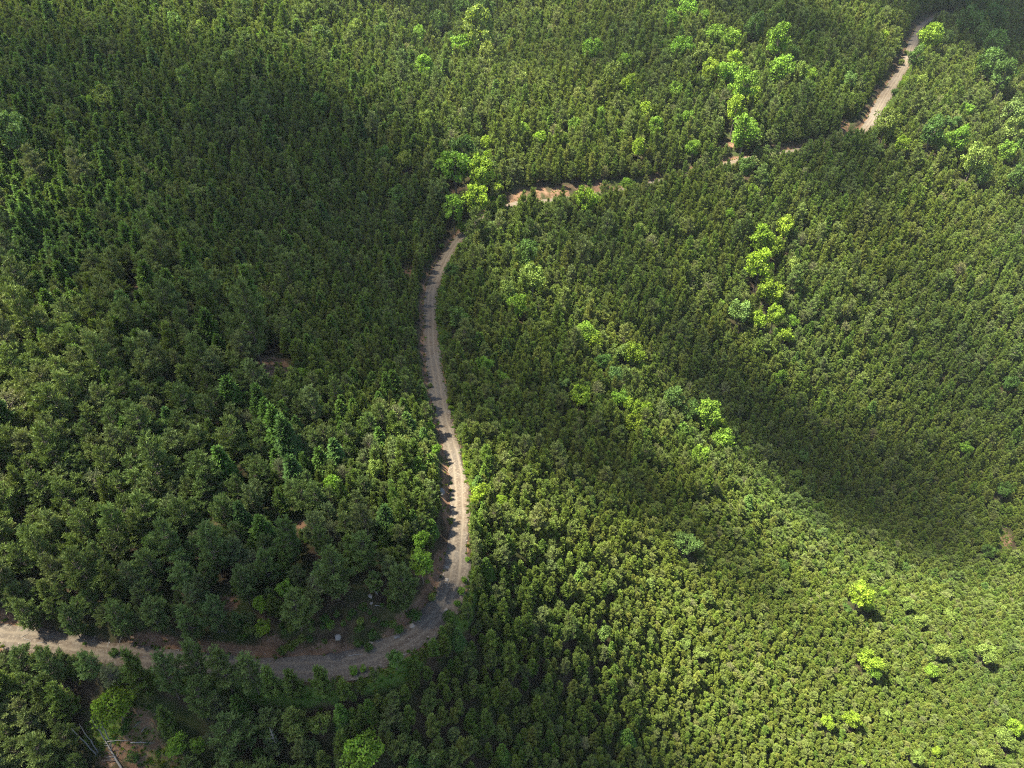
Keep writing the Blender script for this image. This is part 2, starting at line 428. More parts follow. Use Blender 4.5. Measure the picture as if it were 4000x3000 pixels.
# ------------------------------------------------------------------ what grows where (photo pixels -> places on the slope)
zones = np.array([  # x, y, crown diameter in px, share old, share fir
 (0,0,27,.1,.05),(700,300,31,.1,.05),(1500,200,33,.25,.05),(2300,200,34,.3,0),(3000,300,35,.3,0),(3800,200,32,.3,0),(0,650,40,.1,.7),(350,850,43,.05,.85),(250,1000,43,.1,.75),(900,900,33,.1,.1),
 (1500,900,35,.15,0),(0,1300,80,.9,.05),(600,1200,78,.8,.15),(1100,1200,50,.6,.05),(1400,1500,42,.2,.1),(1000,1700,72,.8,.2),(300,1800,84,.9,.05),(700,2100,84,.9,.05),(1200,2250,85,.8,.1),(1550,1900,54,.4,.1),
 (1350,1300,37,.1,.1),(200,2300,92,.9,0),(500,2700,94,.8,.05),(900,2600,86,.7,.1),(1100,2950,96,.7,.1),(1400,2750,58,.2,.1),(2000,2700,45,.15,.05),(2000,2200,42,.2,0),(2500,2500,30,.2,0),(3000,2500,22,.2,0),(3800,2700,20,.2,0),(3500,2950,19,.2,0),(2800,2900,25,.2,0),(3500,1400,27,.2,0),
 (2500,1200,35,.25,0),(2500,900,40,.25,0),(3000,1000,31,.2,0),(3900,1000,27,.2,0),(3400,2000,28,.25,0),(2100,1500,40,.2,0),(2000,1000,46,.35,0),(2900,1800,32,.25,0)], float)
def zone(px, py):
    d2 = (px[:, None] - zones[None, :, 0]) ** 2 + (py[:, None] - zones[None, :, 1]) ** 2
    w = 1 / (d2 + 120 ** 2) ** 1.5; w /= w.sum(1, keepdims=True)
    return w @ zones[:, 2:]

# broadleaf trees: photo px of the crown's centre, crown radius, colour class
def off(ox, oy, L): return [(ox + a * .603, oy + b * .603, r * .603, c) for a, b, r, c in L]
BL = []
BL += off(2000, 0, [(520,340,60,'G'),(590,380,32,'O'),(740,420,45,'G'),(750,560,48,'Y'),(815,400,42,'O'),(650,500,50,'O'),(860,740,42,'Y'),(930,830,42,'G'),(700,880,32,'G'),(820,970,42,'Y'),(180,900,42,'Y'),(400,840,42,'G'),
 (570,740,28,'G'),(70,830,38,'G'),(1030,150,42,'G'),(1100,330,62,'G'),(1140,60,52,'G'),(1240,130,38,'G'),(1320,240,52,'G'),(1410,270,60,'G'),(1440,400,45,'Y'),(1390,470,62,'G'),(1490,590,72,'G'),(1560,620,42,'Y'),(1440,740,52,'Y'),(1500,880,78,'G'),
 (1570,200,60,'D'),(1230,370,56,'O'),(1280,470,50,'Y'),(1060,600,38,'G'),(1140,780,38,'G'),(1170,980,42,'G'),(750,1210,38,'G'),(480,1310,64,'Y'),(1560,1240,32,'Y'),(1400,1400,32,'G'),(1610,1560,64,'Y'),(830,1500,42,'O'),(110,1600,52,'D'),(1510,1100,45,'D')])
BL += off(3000, 0, [(60,300,70,'G'),(50,120,52,'O'),(160,370,42,'D'),(80,460,72,'G'),(200,480,42,'O'),(265,500,42,'G'),(520,540,38,'T'),(740,260,32,'Y'),(730,110,28,'G'),(1050,270,62,'Y'),(960,380,48,'D'),(1140,240,52,'T'),(760,820,62,'O'),(860,950,38,'Y'),
 (1060,880,62,'D'),(1130,905,60,'G'),(1230,910,62,'G'),(1290,720,30,'G'),(1540,1000,46,'G'),(1580,720,62,'T'),(1600,850,60,'O'),(1640,950,42,'D'),(1330,1050,62,'O'),(1180,810,42,'T'),(985,540,34,'O'),(100,1480,52,'Y'),(20,1590,62,'Y'),
 (1310,150,70,'D'),(1400,250,62,'D'),(1470,300,60,'D'),(1450,440,82,'D'),(1340,60,60,'D'),(1510,530,60,'D'),(1450,150,60,'D'),(1380,1150,45,'D'),(1600,1180,50,'D')])
BL += off(1000, 0, [(1440,240,88,'O'),(1320,330,66,'G'),(1500,390,48,'O'),(1340,70,52,'D'),(1290,1110,76,'G'),(1340,1010,62,'D'),(1455,1170,62,'Y'),(1280,1350,56,'G'),(1425,1330,60,'Y'),(1250,260,40,'D'),(1180,150,50,'D'),(1480,60,55,'D'),
 (430,260,52,'T'),(50,240,38,'G'),(655,200,48,'O'),(815,220,38,'T'),(1060,230,38,'G'),(420,690,46,'D'),(970,1050,50,'O'),(900,780,38,'T'),(1110,780,42,'O'),(910,1280,56,'D'),(1270,580,44,'D'),(830,1010,44,'D'),(690,1300,34,'T'),(1090,440,50,'G'),(1490,930,28,'Y'),(1495,1020,28,'Y')])
BL += off(0, 0, [(690,640,62,'O'),(1450,560,52,'O'),(1250,710,34,'O'),(1200,500,46,'O'),(1610,60,42,'D'),(1490,390,46,'T'),(1610,665,34,'O'),(80,890,82,'T'),(575,680,36,'G'),(1140,160,38,'T'),(1300,190,34,'O')])
BL += off(1000, 1000, [(1530,140,42,'O'),(1625,250,52,'O'),(1590,800,38,'G'),(1265,120,42,'D'),(1310,400,62,'D'),(1480,700,50,'G'),(500,1500,52,'G'),(1450,1550,52,'Y'),(1165,1260,28,'G'),(1125,1110,28,'G'),(1590,1590,32,'Y'),(310,770,34,'G'),(770,1390,44,'O')])
BL += off(2000, 1000, [(1600,80,72,'Y'),(1640,230,52,'Y'),(130,170,72,'O'),(30,330,60,'G'),(480,500,60,'G'),(530,560,52,'Y'),(590,690,52,'D'),(690,620,50,'O'),(790,640,62,'Y'),(825,730,38,'Y'),(660,790,46,'T'),(445,920,56,'Y'),(700,940,52,'G'),(770,985,56,'Y'),(860,990,45,'Y'),
 (790,1110,52,'Y'),(1050,930,56,'T'),(1150,1010,60,'D'),(1260,1040,72,'G'),(1340,1130,52,'Y'),(1360,1210,60,'G'),(1220,1290,50,'G'),(1470,370,62,'T'),(1590,430,46,'Y'),(1350,310,24,'G'),(330,830,34,'T'),(1520,1270,30,'G'),(200,480,46,'O'),(280,235,34,'O'),(90,20,60,'D')])
BL += off(3000, 1000, [(30,250,56,'Y'),(40,400,46,'Y'),(110,510,46,'Y'),(150,430,34,'G'),(150,80,42,'O'),(70,790,38,'G'),(220,1300,38,'D'),(1280,1240,38,'G'),(1530,1530,38,'D'),(170,1440,38,'O'),(1560,830,42,'D')])
BL += off(0, 2000, [(745,1260,104,'Y'),(1160,1520,62,'G'),(1290,1530,42,'G')])
BL += off(1000, 2000, [(1070,340,66,'G'),(1065,195,46,'G'),(180,490,50,'G'),(700,1570,104,'G'),(420,1390,62,'O'),(910,1010,46,'D'),(50,740,42,'Y'),(30,600,42,'Y'),(280,530,42,'O')])
BL += off(2000, 2000, [(1135,185,72,'T'),(1125,45,28,'G'),(1220,900,42,'O'),(590,790,42,'O'),(1120,845,34,'O')])
BL += off(3000, 2000, [(605,530,92,'Y'),(645,600,50,'Y'),(745,510,42,'G'),(910,590,52,'O'),(1000,690,52,'O'),(1180,660,46,'O'),(1440,235,56,'D'),(670,940,92,'Y'),(685,1030,52,'G'),(1070,1020,52,'G'),(1430,900,72,'O'),(555,1330,62,'Y'),(390,1350,52,'Y'),(770,1300,42,'O'),
 (970,1580,52,'O'),(1100,1540,38,'Y'),(1610,1380,62,'Y'),(1550,1460,72,'O'),(1420,1580,60,'O'),(850,1090,38,'O'),(105,330,42,'D'),(890,350,42,'D'),(1510,610,38,'O'),(510,620,38,'D'),(600,1620,34,'Y'),(1130,890,60,'O')])
TINT = dict(Y=(.215,.32,.03), G=(.175,.30,.035), D=(.09,.165,.034), T=(.14,.225,.058), O=(.19,.26,.055), y=(.122,.178,.036), o=(.122,.175,.05), p=(.18,.21,.08))
BUSH = off(1000, 2000, [(1030,630,50,'D'),(920,720,40,'D'),(1260,750,55,'D'),(1330,550,34,'G'),(1310,640,30,'G'),(1350,470,26,'G'),(1372,330,24,'G'),(1250,700,30,'D'),(720,840,40,'D'),(640,1060,36,'G'),(700,1045,28,'G'),(150,860,34,'D'),(830,690,34,'D'),(650,800,36,'D')]) \
 + off(1000, 1000, [(1360,1370,26,'Y'),(1375,1420,26,'Y'),(1350,1320,22,'Y'),(1240,530,38,'D'),(1215,230,34,'D'),(1250,960,26,'Y'),(1265,1000,22,'Y'),(1205,550,28,'D'),(1185,420,24,'D'),(1410,1600,32,'Y'),(1395,1500,22,'G'),(1130,820,20,'O')]) \
 + off(1000, 0, [(1340,1470,50,'Y'),(1400,1410,46,'Y'),(1560,1220,52,'Y'),(1590,1310,54,'Y'),(1520,1290,40,'G'),(1200,1585,30,'D'),(1150,1480,28,'G'),(1640,1400,30,'O'),(1330,1600,30,'G')]) \
 + off(3000, 0, [(890,520,30,'Y'),(860,555,28,'G'),(820,600,32,'D'),(925,470,24,'O'),(870,390,24,'O'),(900,330,22,'O'),(765,720,26,'G'),(940,430,26,'D')]) \
 + off(0, 2000, [(730,905,40,'D'),(540,840,16,'G'),(800,1420,44,'D'),(860,1590,50,'D'),(560,1470,40,'D'),(820,1360,34,'D')])
r_ = random.Random(3)
for k in range(46):                                                        # scrub on the bank inside the bend
    bx_ = r_.uniform(930, 1690); by_ = float(np.interp(bx_, [930, 1120, 1270, 1430, 1570, 1690], [2575, 2570, 2560, 2515, 2440, 2360])) - r_.uniform(48, 150)
    BUSH.append((bx_, by_, r_.uniform(11, 24), r_.choice('DDOODG')))
# bare spots: px centre, px radii, soil, grass
BARE = [(1080,1440,75,70,1,0),(540,1115,34,22,1,0),(560,1190,40,30,.8,0),(900,2350,60,40,.9,.1),(1060,2500,60,26,1,.1),(1400,2370,75,50,1,.1),(1310,2490,40,24,1,0),(1290,2420,36,24,1,0),(480,2860,190,130,.8,.7),(600,2960,150,90,.9,.5),(1090,2080,30,40,1,0),(1180,2050,36,20,.8,.1),(1070,1980,20,30,.9,0),
 (950,1880,30,16,.4,.5),(3920,2110,42,55,.7,.9),(1600,1050,26,60,1,.2),(560,2210,40,24,.9,.2),(700,2310,30,20,1,0),(850,2050,34,24,1,0),(1900,560,16,80,0,1),(410,2985,60,40,1,0),(2040,770,45,40,1,0),(2110,760,60,36,1,0),(2190,752,60,34,1,0),(2270,745,60,30,1,0),(2350,735,45,24,1,0),(2840,568,30,16,1,0),(3085,588,36,16,1,0),(3300,490,22,30,.9,0),(180,990,30,20,1,0)]

def tree_at(px, py, rad, aspect):
    """foot, crown width and height of the tree whose crown centre stands at a photo pixel"""
    P = hit([px], [py])[0]; d = project(P)[2]; w = 2 * rad * d / F
    for _ in range(2):
        P = hit([px], [py], w * aspect * .55)[0]; d = project(P)[2]; w = 2 * rad * d / F
    return P[0], P[1], w
TREES = []           # dict(kind, shape, x, y, w, sz, tint, rot)
occ = {}
OC = 6.0
def put_occ(x, y, r):
    occ.setdefault((int(x // OC), int(y // OC)), []).append((x, y, r))
def clash(x, y, r, k=1.0):
    a, b = int(x // OC), int(y // OC)
    for i in (-1, 0, 1):
        for j in (-1, 0, 1):
            for (u, v, q) in occ.get((a + i, b + j), ()):
                if (u - x) ** 2 + (v - y) ** 2 < (k * (r + q)) ** 2: return True
    return False
def jit(c, s=.12, h=.05):
    c = np.array(c) * math.exp(rng.normal(0, s)); c = c * np.array([math.exp(rng.normal(0, h)), 1, math.exp(rng.normal(0, h))])
    return tuple(float(v) for v in c)
HERO = [(a * K, b * K, r * K * .68, c) for a, b, r, c in [(300,1462,44,'y'),(368,1470,46,'o'),(432,1452,42,'o'),(488,1462,46,'o'),(548,1470,44,'o'),(590,1490,36,'y'),(52,1440,40,'o'),(120,1452,44,'o'),(200,1450,36,'o'),(640,1495,36,'y'),(700,1490,34,'y'),
 (75,368,36,'p'),(176,384,40,'p'),(545,712,62,'o'),(440,640,46,'o'),(365,668,44,'o'),(640,1320,46,'o'),(870,1262,52,'o'),(720,1245,58,'o'),(790,1200,50,'o'),(405,1345,40,'o'),(330,1330,44,'o'),(255,1335,40,'o'),(60,1330,40,'o'),(150,1340,38,'o'),(470,1330,38,'o'),
 (1050,1560,30,'y'),(1100,1430,34,'y'),(515,1165,40,'o'),(505,950,46,'o'),(400,880,40,'o')]]
for kind, LST in (('leaf', BL), ('bush', BUSH), ('pine', HERO)):
    for (px, py, rad, c) in LST:
        si = int(rng.choice(BY[{'y': 'young', 'o': 'old', 'p': 'old'}[c] if kind == 'pine' else kind])); asp = SHAPES[si]['aspect']
        x, y, w = tree_at(px, py, rad * ((1.02 if px > 3000 and py > 2000 else 1.6 if 1650 < px < 1980 and 550 < py < 950 else 1.38) if kind == 'leaf' else 1.0), asp)
        TREES.append(dict(kind=kind, shape=si, x=x, y=y, w=w, hz=float(rng.uniform(1.0, 1.2) * (.72 if px > 2600 and py > 1950 else 1)), tint=jit(TINT[c], .1, .04), rot=float(rng.uniform(0, 6.28)), cls=c, px=px, py=py, style=SHAPES[si]['style']))
        put_occ(x, y, w * (.40 if kind != 'bush' else .2))
n_named = len(TREES)

# pines and firs: darts thrown over the slopes the camera looks at (and a margin round them)
cand = np.c_[rng.uniform(-430, 640, 700000), rng.uniform(25, 900, 700000)]
cand = np.vstack([cand, np.c_[rng.uniform(30, 330, 190000), rng.uniform(40, 330, 190000)]])
cz = base_z(cand[:, 0], cand[:, 1])
px, py, dep = project(np.c_[cand, cz])
ok = (px > -450) & (px < 4450) & (py > -260) & (py < 3750) & (dep > 60)
cand, cz, px, py, dep = cand[ok], cz[ok], px[ok], py[ok], dep[ok]
Z = zone(np.clip(px, -100, 4100), np.clip(py, -100, 3100))
D, I, Sg = road_near(cand[:, 0], cand[:, 1])
bz = base_z(cand[:, 0], cand[:, 1]); upside = bz > RD[I, 2]
bare = np.zeros(len(cand)); size = Z[:, 0] * dep / F
for (a, b, ra, rb, so, gr) in BARE:
    bare = np.maximum(bare, 1.0 * (((px - a) / ra) ** 2 + ((py - b) / rb) ** 2 < 1))
size = Z[:, 0] * dep / F
shr = np.ones(len(cand))
ctop = py - size * 1.9 * F / dep * .85; chalf = size * .5 * F / dep
def keep_clear(bx, by, rx, ry, bd, prob):
    m = (np.abs(px - bx) < rx + .55 * chalf) & (ctop < by + ry) & (py > by - ry) & (dep < bd + 1)
    f = (py - by - ry * prob) / np.maximum(py - ctop, 1e-3); shr[m] = np.minimum(shr[m], f[m])
for t in TREES[:len(BL)]:
    q = [z for z in BL if z[0] == t['px'] and z[1] == t['py']][0]
    keep_clear(q[0], q[1] - .1 * q[2], q[2] * .8, q[2] * .7, project(np.array([t['x'], t['y'], base_z(t['x'], t['y'])]))[2], .7)
rdx, rdy, rdd = project(RD)
for k in range(0, len(RD), 3):
    a, b = rdx[k] / K, rdy[k] / K
    vis = (b > 478 and a > 600) or (b > 478 and a < 265) or (b < 280 and a > 1860)
    if vis: keep_clear(rdx[k], rdy[k] - (10 if a < 900 else 3), 18 if a < 1800 else 24, 14, rdd[k], .9)
    elif 1095 < a < 1330 or 1385 < a < 1420: keep_clear(rdx[k], rdy[k] - 4, 30, 14, rdd[k], .5)
for (a, b) in ((2010,762),(2060,755),(2110,748),(2170,745),(2240,740),(2330,735),(1480,2480),(1540,2440)):
    P0 = hit([a], [b])[0]; keep_clear(a, b, 44, 18, project(P0)[2], .9)
for (a, b, ra, rb, so_, gr_) in BARE:
    P0 = hit([a], [b])[0]; keep_clear(a, b, ra * .8, rb * .7, project(P0)[2] + 3, .8)
for t in TREES:
    if t['kind'] == 'bush': keep_clear(t['px'], t['py'], 10, 8, project(np.array([t['x'], t['y'], base_z(t['x'], t['y'])]))[2] - 1, .8)
uu = rng.random((len(cand), 6)); uh = rng.random(len(cand))
for i in range(len(cand)):
    if bare[i] and uu[i, 5] > .02: continue
    if shr[i] < .34: continue
    st = 'old' if uu[i, 0] < Z[i, 1] else ('fir' if uu[i, 0] < Z[i, 1] + Z[i, 2] else 'young')
    w = 1.05 * size[i] * math.exp((uu[i, 1] + uu[i, 2] - 1) * .5)
    if st == 'old': w *= 1.1
    if st == 'fir': w *= 1.22
    clear = RHALF[I[i]] + (1.2 if upside[i] else .8) + .2 * w
    if shr[i] < 1: w *= shr[i]
    if px[i] > 3250 and upside[i] and py[i] < 620: clear += 3.5
    elif upside[i] and (1950 < px[i] < 2450 and py[i] < 820): clear += 3.0
    elif not upside[i] and 1000 < py[i] < 1430 and px[i] < 1900: clear += 2.4
    elif upside[i] and py[i] > 2250: clear -= .9
    elif upside[i] and py[i] > 850: clear += 1.3
    if D[i] < clear: continue
    if D[i] < clear + 4: w *= .8
    x, y = cand[i]
    if clash(x, y, w * .29): continue
    put_occ(x, y, w * .29)
    if st == 'old' and uu[i, 3] < .05: st = 'sparse'
    si = BY[st][int(uu[i, 4] * len(BY[st]))]
    p = uu[i, 5]
    if st == 'fir': c = (.092, .168, .03) if p < .75 else (.082, .152, .038)
    elif st == 'sparse': c = (.16, .185, .085)
    elif st == 'old': c = (.122, .175, .05) if p < .7 else (.145, .188, .068)
    else: c = (.122, .178, .036) if p < .6 else ((.142, .185, .046) if p < .85 else (.102, .17, .034))
    g = .5 + fbm(np.array([x]), np.array([y]), 60.0, 4)[0]                   # stands of slightly different green
    c = (c[0] * (.87 + .34 * g), c[1] * (.9 + .2 * g), c[2] * .88)
    TREES.append(dict(kind='fir' if st == 'fir' else 'pine', shape=si, x=float(x), y=float(y), w=float(w), hz=float((.8 + .36 * uu[i, 3]) * (.75 if px[i] > 2500 and py[i] > 1950 else 1.0)), tint=jit(c, .12, .035), rot=float(uu[i, 2] * 6.28), style=st, px=float(px[i]), py=float(py[i])))
tx = np.array([t['x'] for t in TREES]); ty = np.array([t['y'] for t in TREES]); tz = ground(tx, ty)
for t, z in zip(TREES, tz): t['z'] = float(z)
print("TREES", len(TREES), {k: sum(t['kind'] == k for t in TREES) for k in ('leaf', 'bush', 'pine', 'fir')})

# ------------------------------------------------------------------ how much of each tree shows (painter's pass, far to near, 1024 x 768)
tw = np.array([t['w'] for t in TREES]); th = np.array([t['w'] * SHAPES[t['shape']]['top'] * t['hz'] for t in TREES])
ax, ay, ad = project(np.c_[tx, ty, tz]); bx, by_, bd = project(np.c_[tx, ty, tz + th])
buf = np.full((768, 1024), -1, np.int32)
for i in np.argsort(-ad):
    h0, h1 = ay[i] * .256, by_[i] * .256; hw = .5 * tw[i] * F / ad[i] * .256
    if h1 > 768 or h0 < 0: continue
    for q in range(int(max(h1, 0)), int(min(h0, 767)) + 1):
        f = (h0 - q) / max(h0 - h1, 1e-3)
        k = hw * (min(1.0, 1.25 - f) if f > .12 else .25); c = (ax[i] + (bx[i] - ax[i]) * f) * .256
        a, b = int(round(c - k)), int(round(c + k))
        if b > 0 and a < 1024: buf[q, max(a, 0):min(b, 1024)] = i
shows = np.bincount(buf[buf >= 0], minlength=len(TREES))

def order(kind, limit):
    ids = [i for i in range(len(TREES)) if TREES[i]['kind'] == kind and shows[i] > 0]
    return sorted(ids, key=lambda i: -shows[i])[:limit]
single = set(order('leaf', 400)) | set(order('bush', 400)) | set(order('pine', 300)) | set(order('fir', 300))

# ------------------------------------------------------------------ build trees
def tag(o, label=None, cat=None, group=None, kind=None):
    if label: o['label'] = label
    if cat: o['category'] = cat
    if group: o['group'] = group
    if kind: o['kind'] = kind
    return o
def link(name, me, parent=None):
    o = bpy.data.objects.new(name, me); COL.objects.link(o)
    if parent is not None: o.parent = parent
    return o
NAME = dict(leaf='broadleaf_tree', bush='bush', pine='pine_tree', fir='fir_tree')
LABELS = {}
PLACES = [("below the dirt track at the left edge", 150, 2680), ("below the dirt track", 620, 2700), ("between the track and the lime tree", 430, 2640), ("around the fallen-log clearing", 520, 2900), ("left of the fallen-log clearing", 150, 2920),
 ("right of the fallen-log clearing", 830, 2850), ("by the white dead tree top", 1080, 2860), ("by the round bright tree at the bottom", 1420, 2930), ("just below the road bend", 1500, 2690), ("outside the road bend", 1850, 2480), ("at the bottom centre", 2050, 2900),
 ("on the lower slope right of the bend", 2400, 2700), ("above the track at the left edge", 130, 2250), ("above the track by the grey dead tree", 430, 2250), ("above the track's grassy patch", 700, 2330), ("by the brown openings inside the bend", 1060, 2150), ("inside the road bend", 1250, 2300),
 ("inside the bend near the road", 1560, 2250), ("left of the road above the bend", 1600, 1950), ("in the stand left of the straight road", 1400, 1750), ("in the sunlit stand at the left edge", 150, 1900), ("in the sunlit left stand", 500, 1950), ("in the dark stand left of centre", 950, 1750),
 ("below the brown gap on the left", 700, 1650), ("beside the brown gap on the left", 800, 1430), ("right of the brown gap", 1080, 1350), ("at the left edge under the young firs", 120, 1330), ("under the white twiggy dead tree", 620, 1180), ("left of the brown gap", 450, 1450),
 ("by the two spreading pines", 240, 760), ("in the young fir stand", 450, 950), ("below the spreading pines", 150, 1020), ("on the upper left slope", 500, 350), ("high on the left edge", 120, 250), ("left of the gully at the top", 1350, 250), ("in the gully at the top", 1850, 170),
 ("on the slope left of the road", 1200, 1000), ("left of the grey boulder", 1500, 950), ("by the shrubs where the road turns", 1850, 760), ("in the gully above the road turn", 1800, 450), ("above the red cut bank", 2250, 600), ("on the slope above the cut bank", 2350, 300),
 ("at the foot of the bright strip", 2870, 560), ("in the bright strip above the track", 2880, 330), ("at the top of the bright strip", 2750, 100), ("left of the upper right road", 3200, 250), ("below the upper right road", 3300, 600), ("right of the upper right road", 3680, 380), ("in the dark top right corner", 3880, 200),
 ("on the far right slope", 3800, 750), ("below the red cut bank", 2450, 900), ("in the lime column right of centre", 3000, 1000), ("at the foot of the lime column", 3060, 1250), ("right of the lime column", 3450, 1250), ("at the right edge below the lime column", 3850, 1400),
 ("right of the road's upper stretch", 2000, 1150), ("in the clump at the centre", 2350, 1450), ("beside the centre clump", 2750, 1650), ("right of the straight road", 1950, 1650), ("on the slope below the centre clump", 2350, 1950), ("in the dark ravine", 3250, 1950), ("by the pale bare patch at the right", 3850, 2120),
 ("by the brightest lime tree", 3400, 2330), ("right of the brightest lime tree", 3700, 2400), ("by the lone lime tree lower right", 3420, 2580), ("near the lower right edge", 3850, 2600), ("in the bottom right corner", 3850, 2900), ("at the bottom right", 3350, 2850), ("on the sunlit slope below the ravine", 2850, 2350)]
PXY = np.array([(b, c) for _, b, c in PLACES], float)
ORD = ["leftmost", "second from left", "third from left", "fourth from left", "fifth from left", "sixth from left", "seventh from left", "eighth from left", "ninth from left", "tenth from left", "eleventh from left", "twelfth from left"]
TONEL = dict(Y="yellow-green", G="bright green", D="dark green", T="cool green", O="pale olive-green")
GROUPS = dict(leaf="broadleaf trees scattered through the pine forest", bush="bushes along the road and its banks", pine="pines of the forest", fir="young firs among the pines")
CATS = dict(leaf="broadleaf tree", bush="bush", pine="pine tree", fir="fir tree")
mxs, mys, _ = project(np.c_[tx, ty, tz + .6 * th])
classes = {}
for i in single:
    t = TREES[i]; a, b = mxs[i], mys[i]; kk = t['kind']
    pl = PLACES[int(((PXY - (a, b)) ** 2).sum(1).argmin())][0]
    if kk == 'leaf' or kk == 'bush':
        big = "" if kk == 'bush' else ("large " if t['w'] * F / ad[i] > 125 else ("small " if t['w'] * F / ad[i] < 78 else ""))
        look = big + TONEL[t['cls']] + (" round tree" if kk == 'leaf' else " bush")
    else:
        pxw = t['w'] * F / ad[i]; st = t['style']
        size_ = "large " if pxw > 100 else ("" if pxw > 66 else "small ")
        if kk == 'fir': look = size_ + "pointed fir"
        else:
            look = size_ + ("thin grey-green pine" if st == 'sparse' else ("broad-crowned pine" if st == 'old' else "cone-shaped pine"))
        g_ = t['tint'][1]
        if st != 'sparse': look = ("pale " if g_ > (.192 if kk == 'pine' else .205) else ("dark " if g_ < (.158 if kk == 'pine' else .17) else "mid-green ")) + look
    classes.setdefault((kk, look, pl), []).append(i)
def reading(ids, kk, look, pl):
    ids = sorted(ids, key=lambda i: mxs[i])
    if len(ids) > 8:                                   # rows, topmost in the photo first
        by = sorted(ids, key=lambda i: mys[i]); n_ = math.ceil(len(ids) / 7); rows = [by[k * len(by) // n_:(k + 1) * len(by) // n_] for k in range(n_)]
        names = {2: ["upper row", "lower row"], 3: ["upper row", "middle row", "lower row"]}.get(n_, ["row %s" % w_ for w_ in ("one", "two", "three", "four", "five", "six", "seven")[:n_]])
    else: rows, names = [ids], [""]
    for row, nm in zip(rows, names):
        row = sorted(row, key=lambda i: mxs[i])
        for k, i in enumerate(row):
            if len(row) == 1 and not nm: lab = look + " " + pl
            else: lab = look + " " + pl + ", " + (nm + " " if nm else "") + (ORD[k] if k < len(row) - 1 or len(row) == 1 else "rightmost")
            LABELS[i] = (lab, CATS[kk], GROUPS[kk])
for (kk, look, pl), ids in classes.items(): reading(ids, kk, look, pl)
print("LABELWORDS", max(len(l[0].split()) for l in LABELS.values()), max(len(v) for v in classes.values()), len(set(l[0] for l in LABELS.values())), len(LABELS))
for i in sorted(single, key=lambda i: -shows[i]):
    t = TREES[i]; s = SHAPES[t['shape']]
    o = bpy.data.objects.new(NAME[t['kind']], None); COL.objects.link(o)
    o.location = (t['x'], t['y'], t['z'] - .05); o.rotation_euler = (0, 0, t['rot']); o.scale = (t['w'], t['w'], t['w'] * t['hz'])
    o.empty_display_size = .3
    lab, cat, grp = LABELS.get(i, (None, None, None)); tag(o, lab, cat, grp)
    c = link('crown', s['crown'], o); c['tint'] = list(t['tint'])
    tr = link('stems' if t['kind'] == 'bush' else 'trunk', s['trunk'], o)

PROTO = bpy.data.collections.new("tree_shapes")
for k, s in enumerate(SHAPES):
    PROTO.objects.link(bpy.data.objects.new("shape_%02d" % k, s['whole']))

def scatter(name, ids, label, cat):
    T = [TREES[i] for i in ids]; n = len(T)
    me = bpy.data.meshes.new(name); me.vertices.add(n)
    me.vertices.foreach_set("co", np.array([(t['x'], t['y'], t['z'] - .05) for t in T], np.float32).ravel())
    def at(nm, ty, vals, key):
        a = me.attributes.new(nm, ty, 'POINT'); a.data.foreach_set(key, np.asarray(vals).ravel())
    at("shape", 'INT', np.array([t['shape'] for t in T], np.int32), "value")
    at("size", 'FLOAT_VECTOR', np.array([(t['w'], t['w'], t['w'] * t['hz']) for t in T], np.float32), "vector")
    at("turn", 'FLOAT_VECTOR', np.array([(rng.normal(0, .03), rng.normal(0, .03), t['rot']) for t in T], np.float32), "vector")
    at("tint", 'FLOAT_COLOR', np.array([(*t['tint'], 1) for t in T], np.float32), "color")
    o = link(name, me); tag(o, label, cat, None, 'stuff')
    ng = bpy.data.node_groups.new("grow", 'GeometryNodeTree')
    ng.interface.new_socket("Geometry", in_out='INPUT', socket_type='NodeSocketGeometry'); ng.interface.new_socket("Geometry", in_out='OUTPUT', socket_type='NodeSocketGeometry')
    gi, go = ng.nodes.new("NodeGroupInput"), ng.nodes.new("NodeGroupOutput")
    ci = ng.nodes.new("GeometryNodeCollectionInfo"); ci.inputs[0].default_value = PROTO; ci.inputs[1].default_value = True; ci.inputs[2].default_value = True
    ip = ng.nodes.new("GeometryNodeInstanceOnPoints"); ip.inputs["Pick Instance"].default_value = True
    def named(nm, ty):
        a = ng.nodes.new("GeometryNodeInputNamedAttribute"); a.data_type = ty; a.inputs[0].default_value = nm; return a.outputs[0]
    L = ng.links.new
    L(gi.outputs[0], ip.inputs["Points"]); L(ci.outputs[0], ip.inputs["Instance"]); L(named("shape", 'INT'), ip.inputs["Instance Index"])
    e2r = ng.nodes.new("FunctionNodeEulerToRotation"); L(named("turn", 'FLOAT_VECTOR'), e2r.inputs[0]); L(e2r.outputs[0], ip.inputs["Rotation"])
    L(named("size", 'FLOAT_VECTOR'), ip.inputs["Scale"]); L(ip.outputs[0], go.inputs[0])
    o.modifiers.new("grow", 'NODES').node_group = ng
    return o
rest = [i for i in range(len(TREES)) if i not in single]
scatter("pine_forest", [i for i in rest if TREES[i]['kind'] == 'pine'], "dense dark green pine forest covering the slopes on both sides of the dirt road", "pine forest")
fr = [i for i in rest if TREES[i]['kind'] == 'fir']
if fr: scatter("fir_forest", fr, "bright green young conical firs mixed into the forest left of the road", "fir forest")

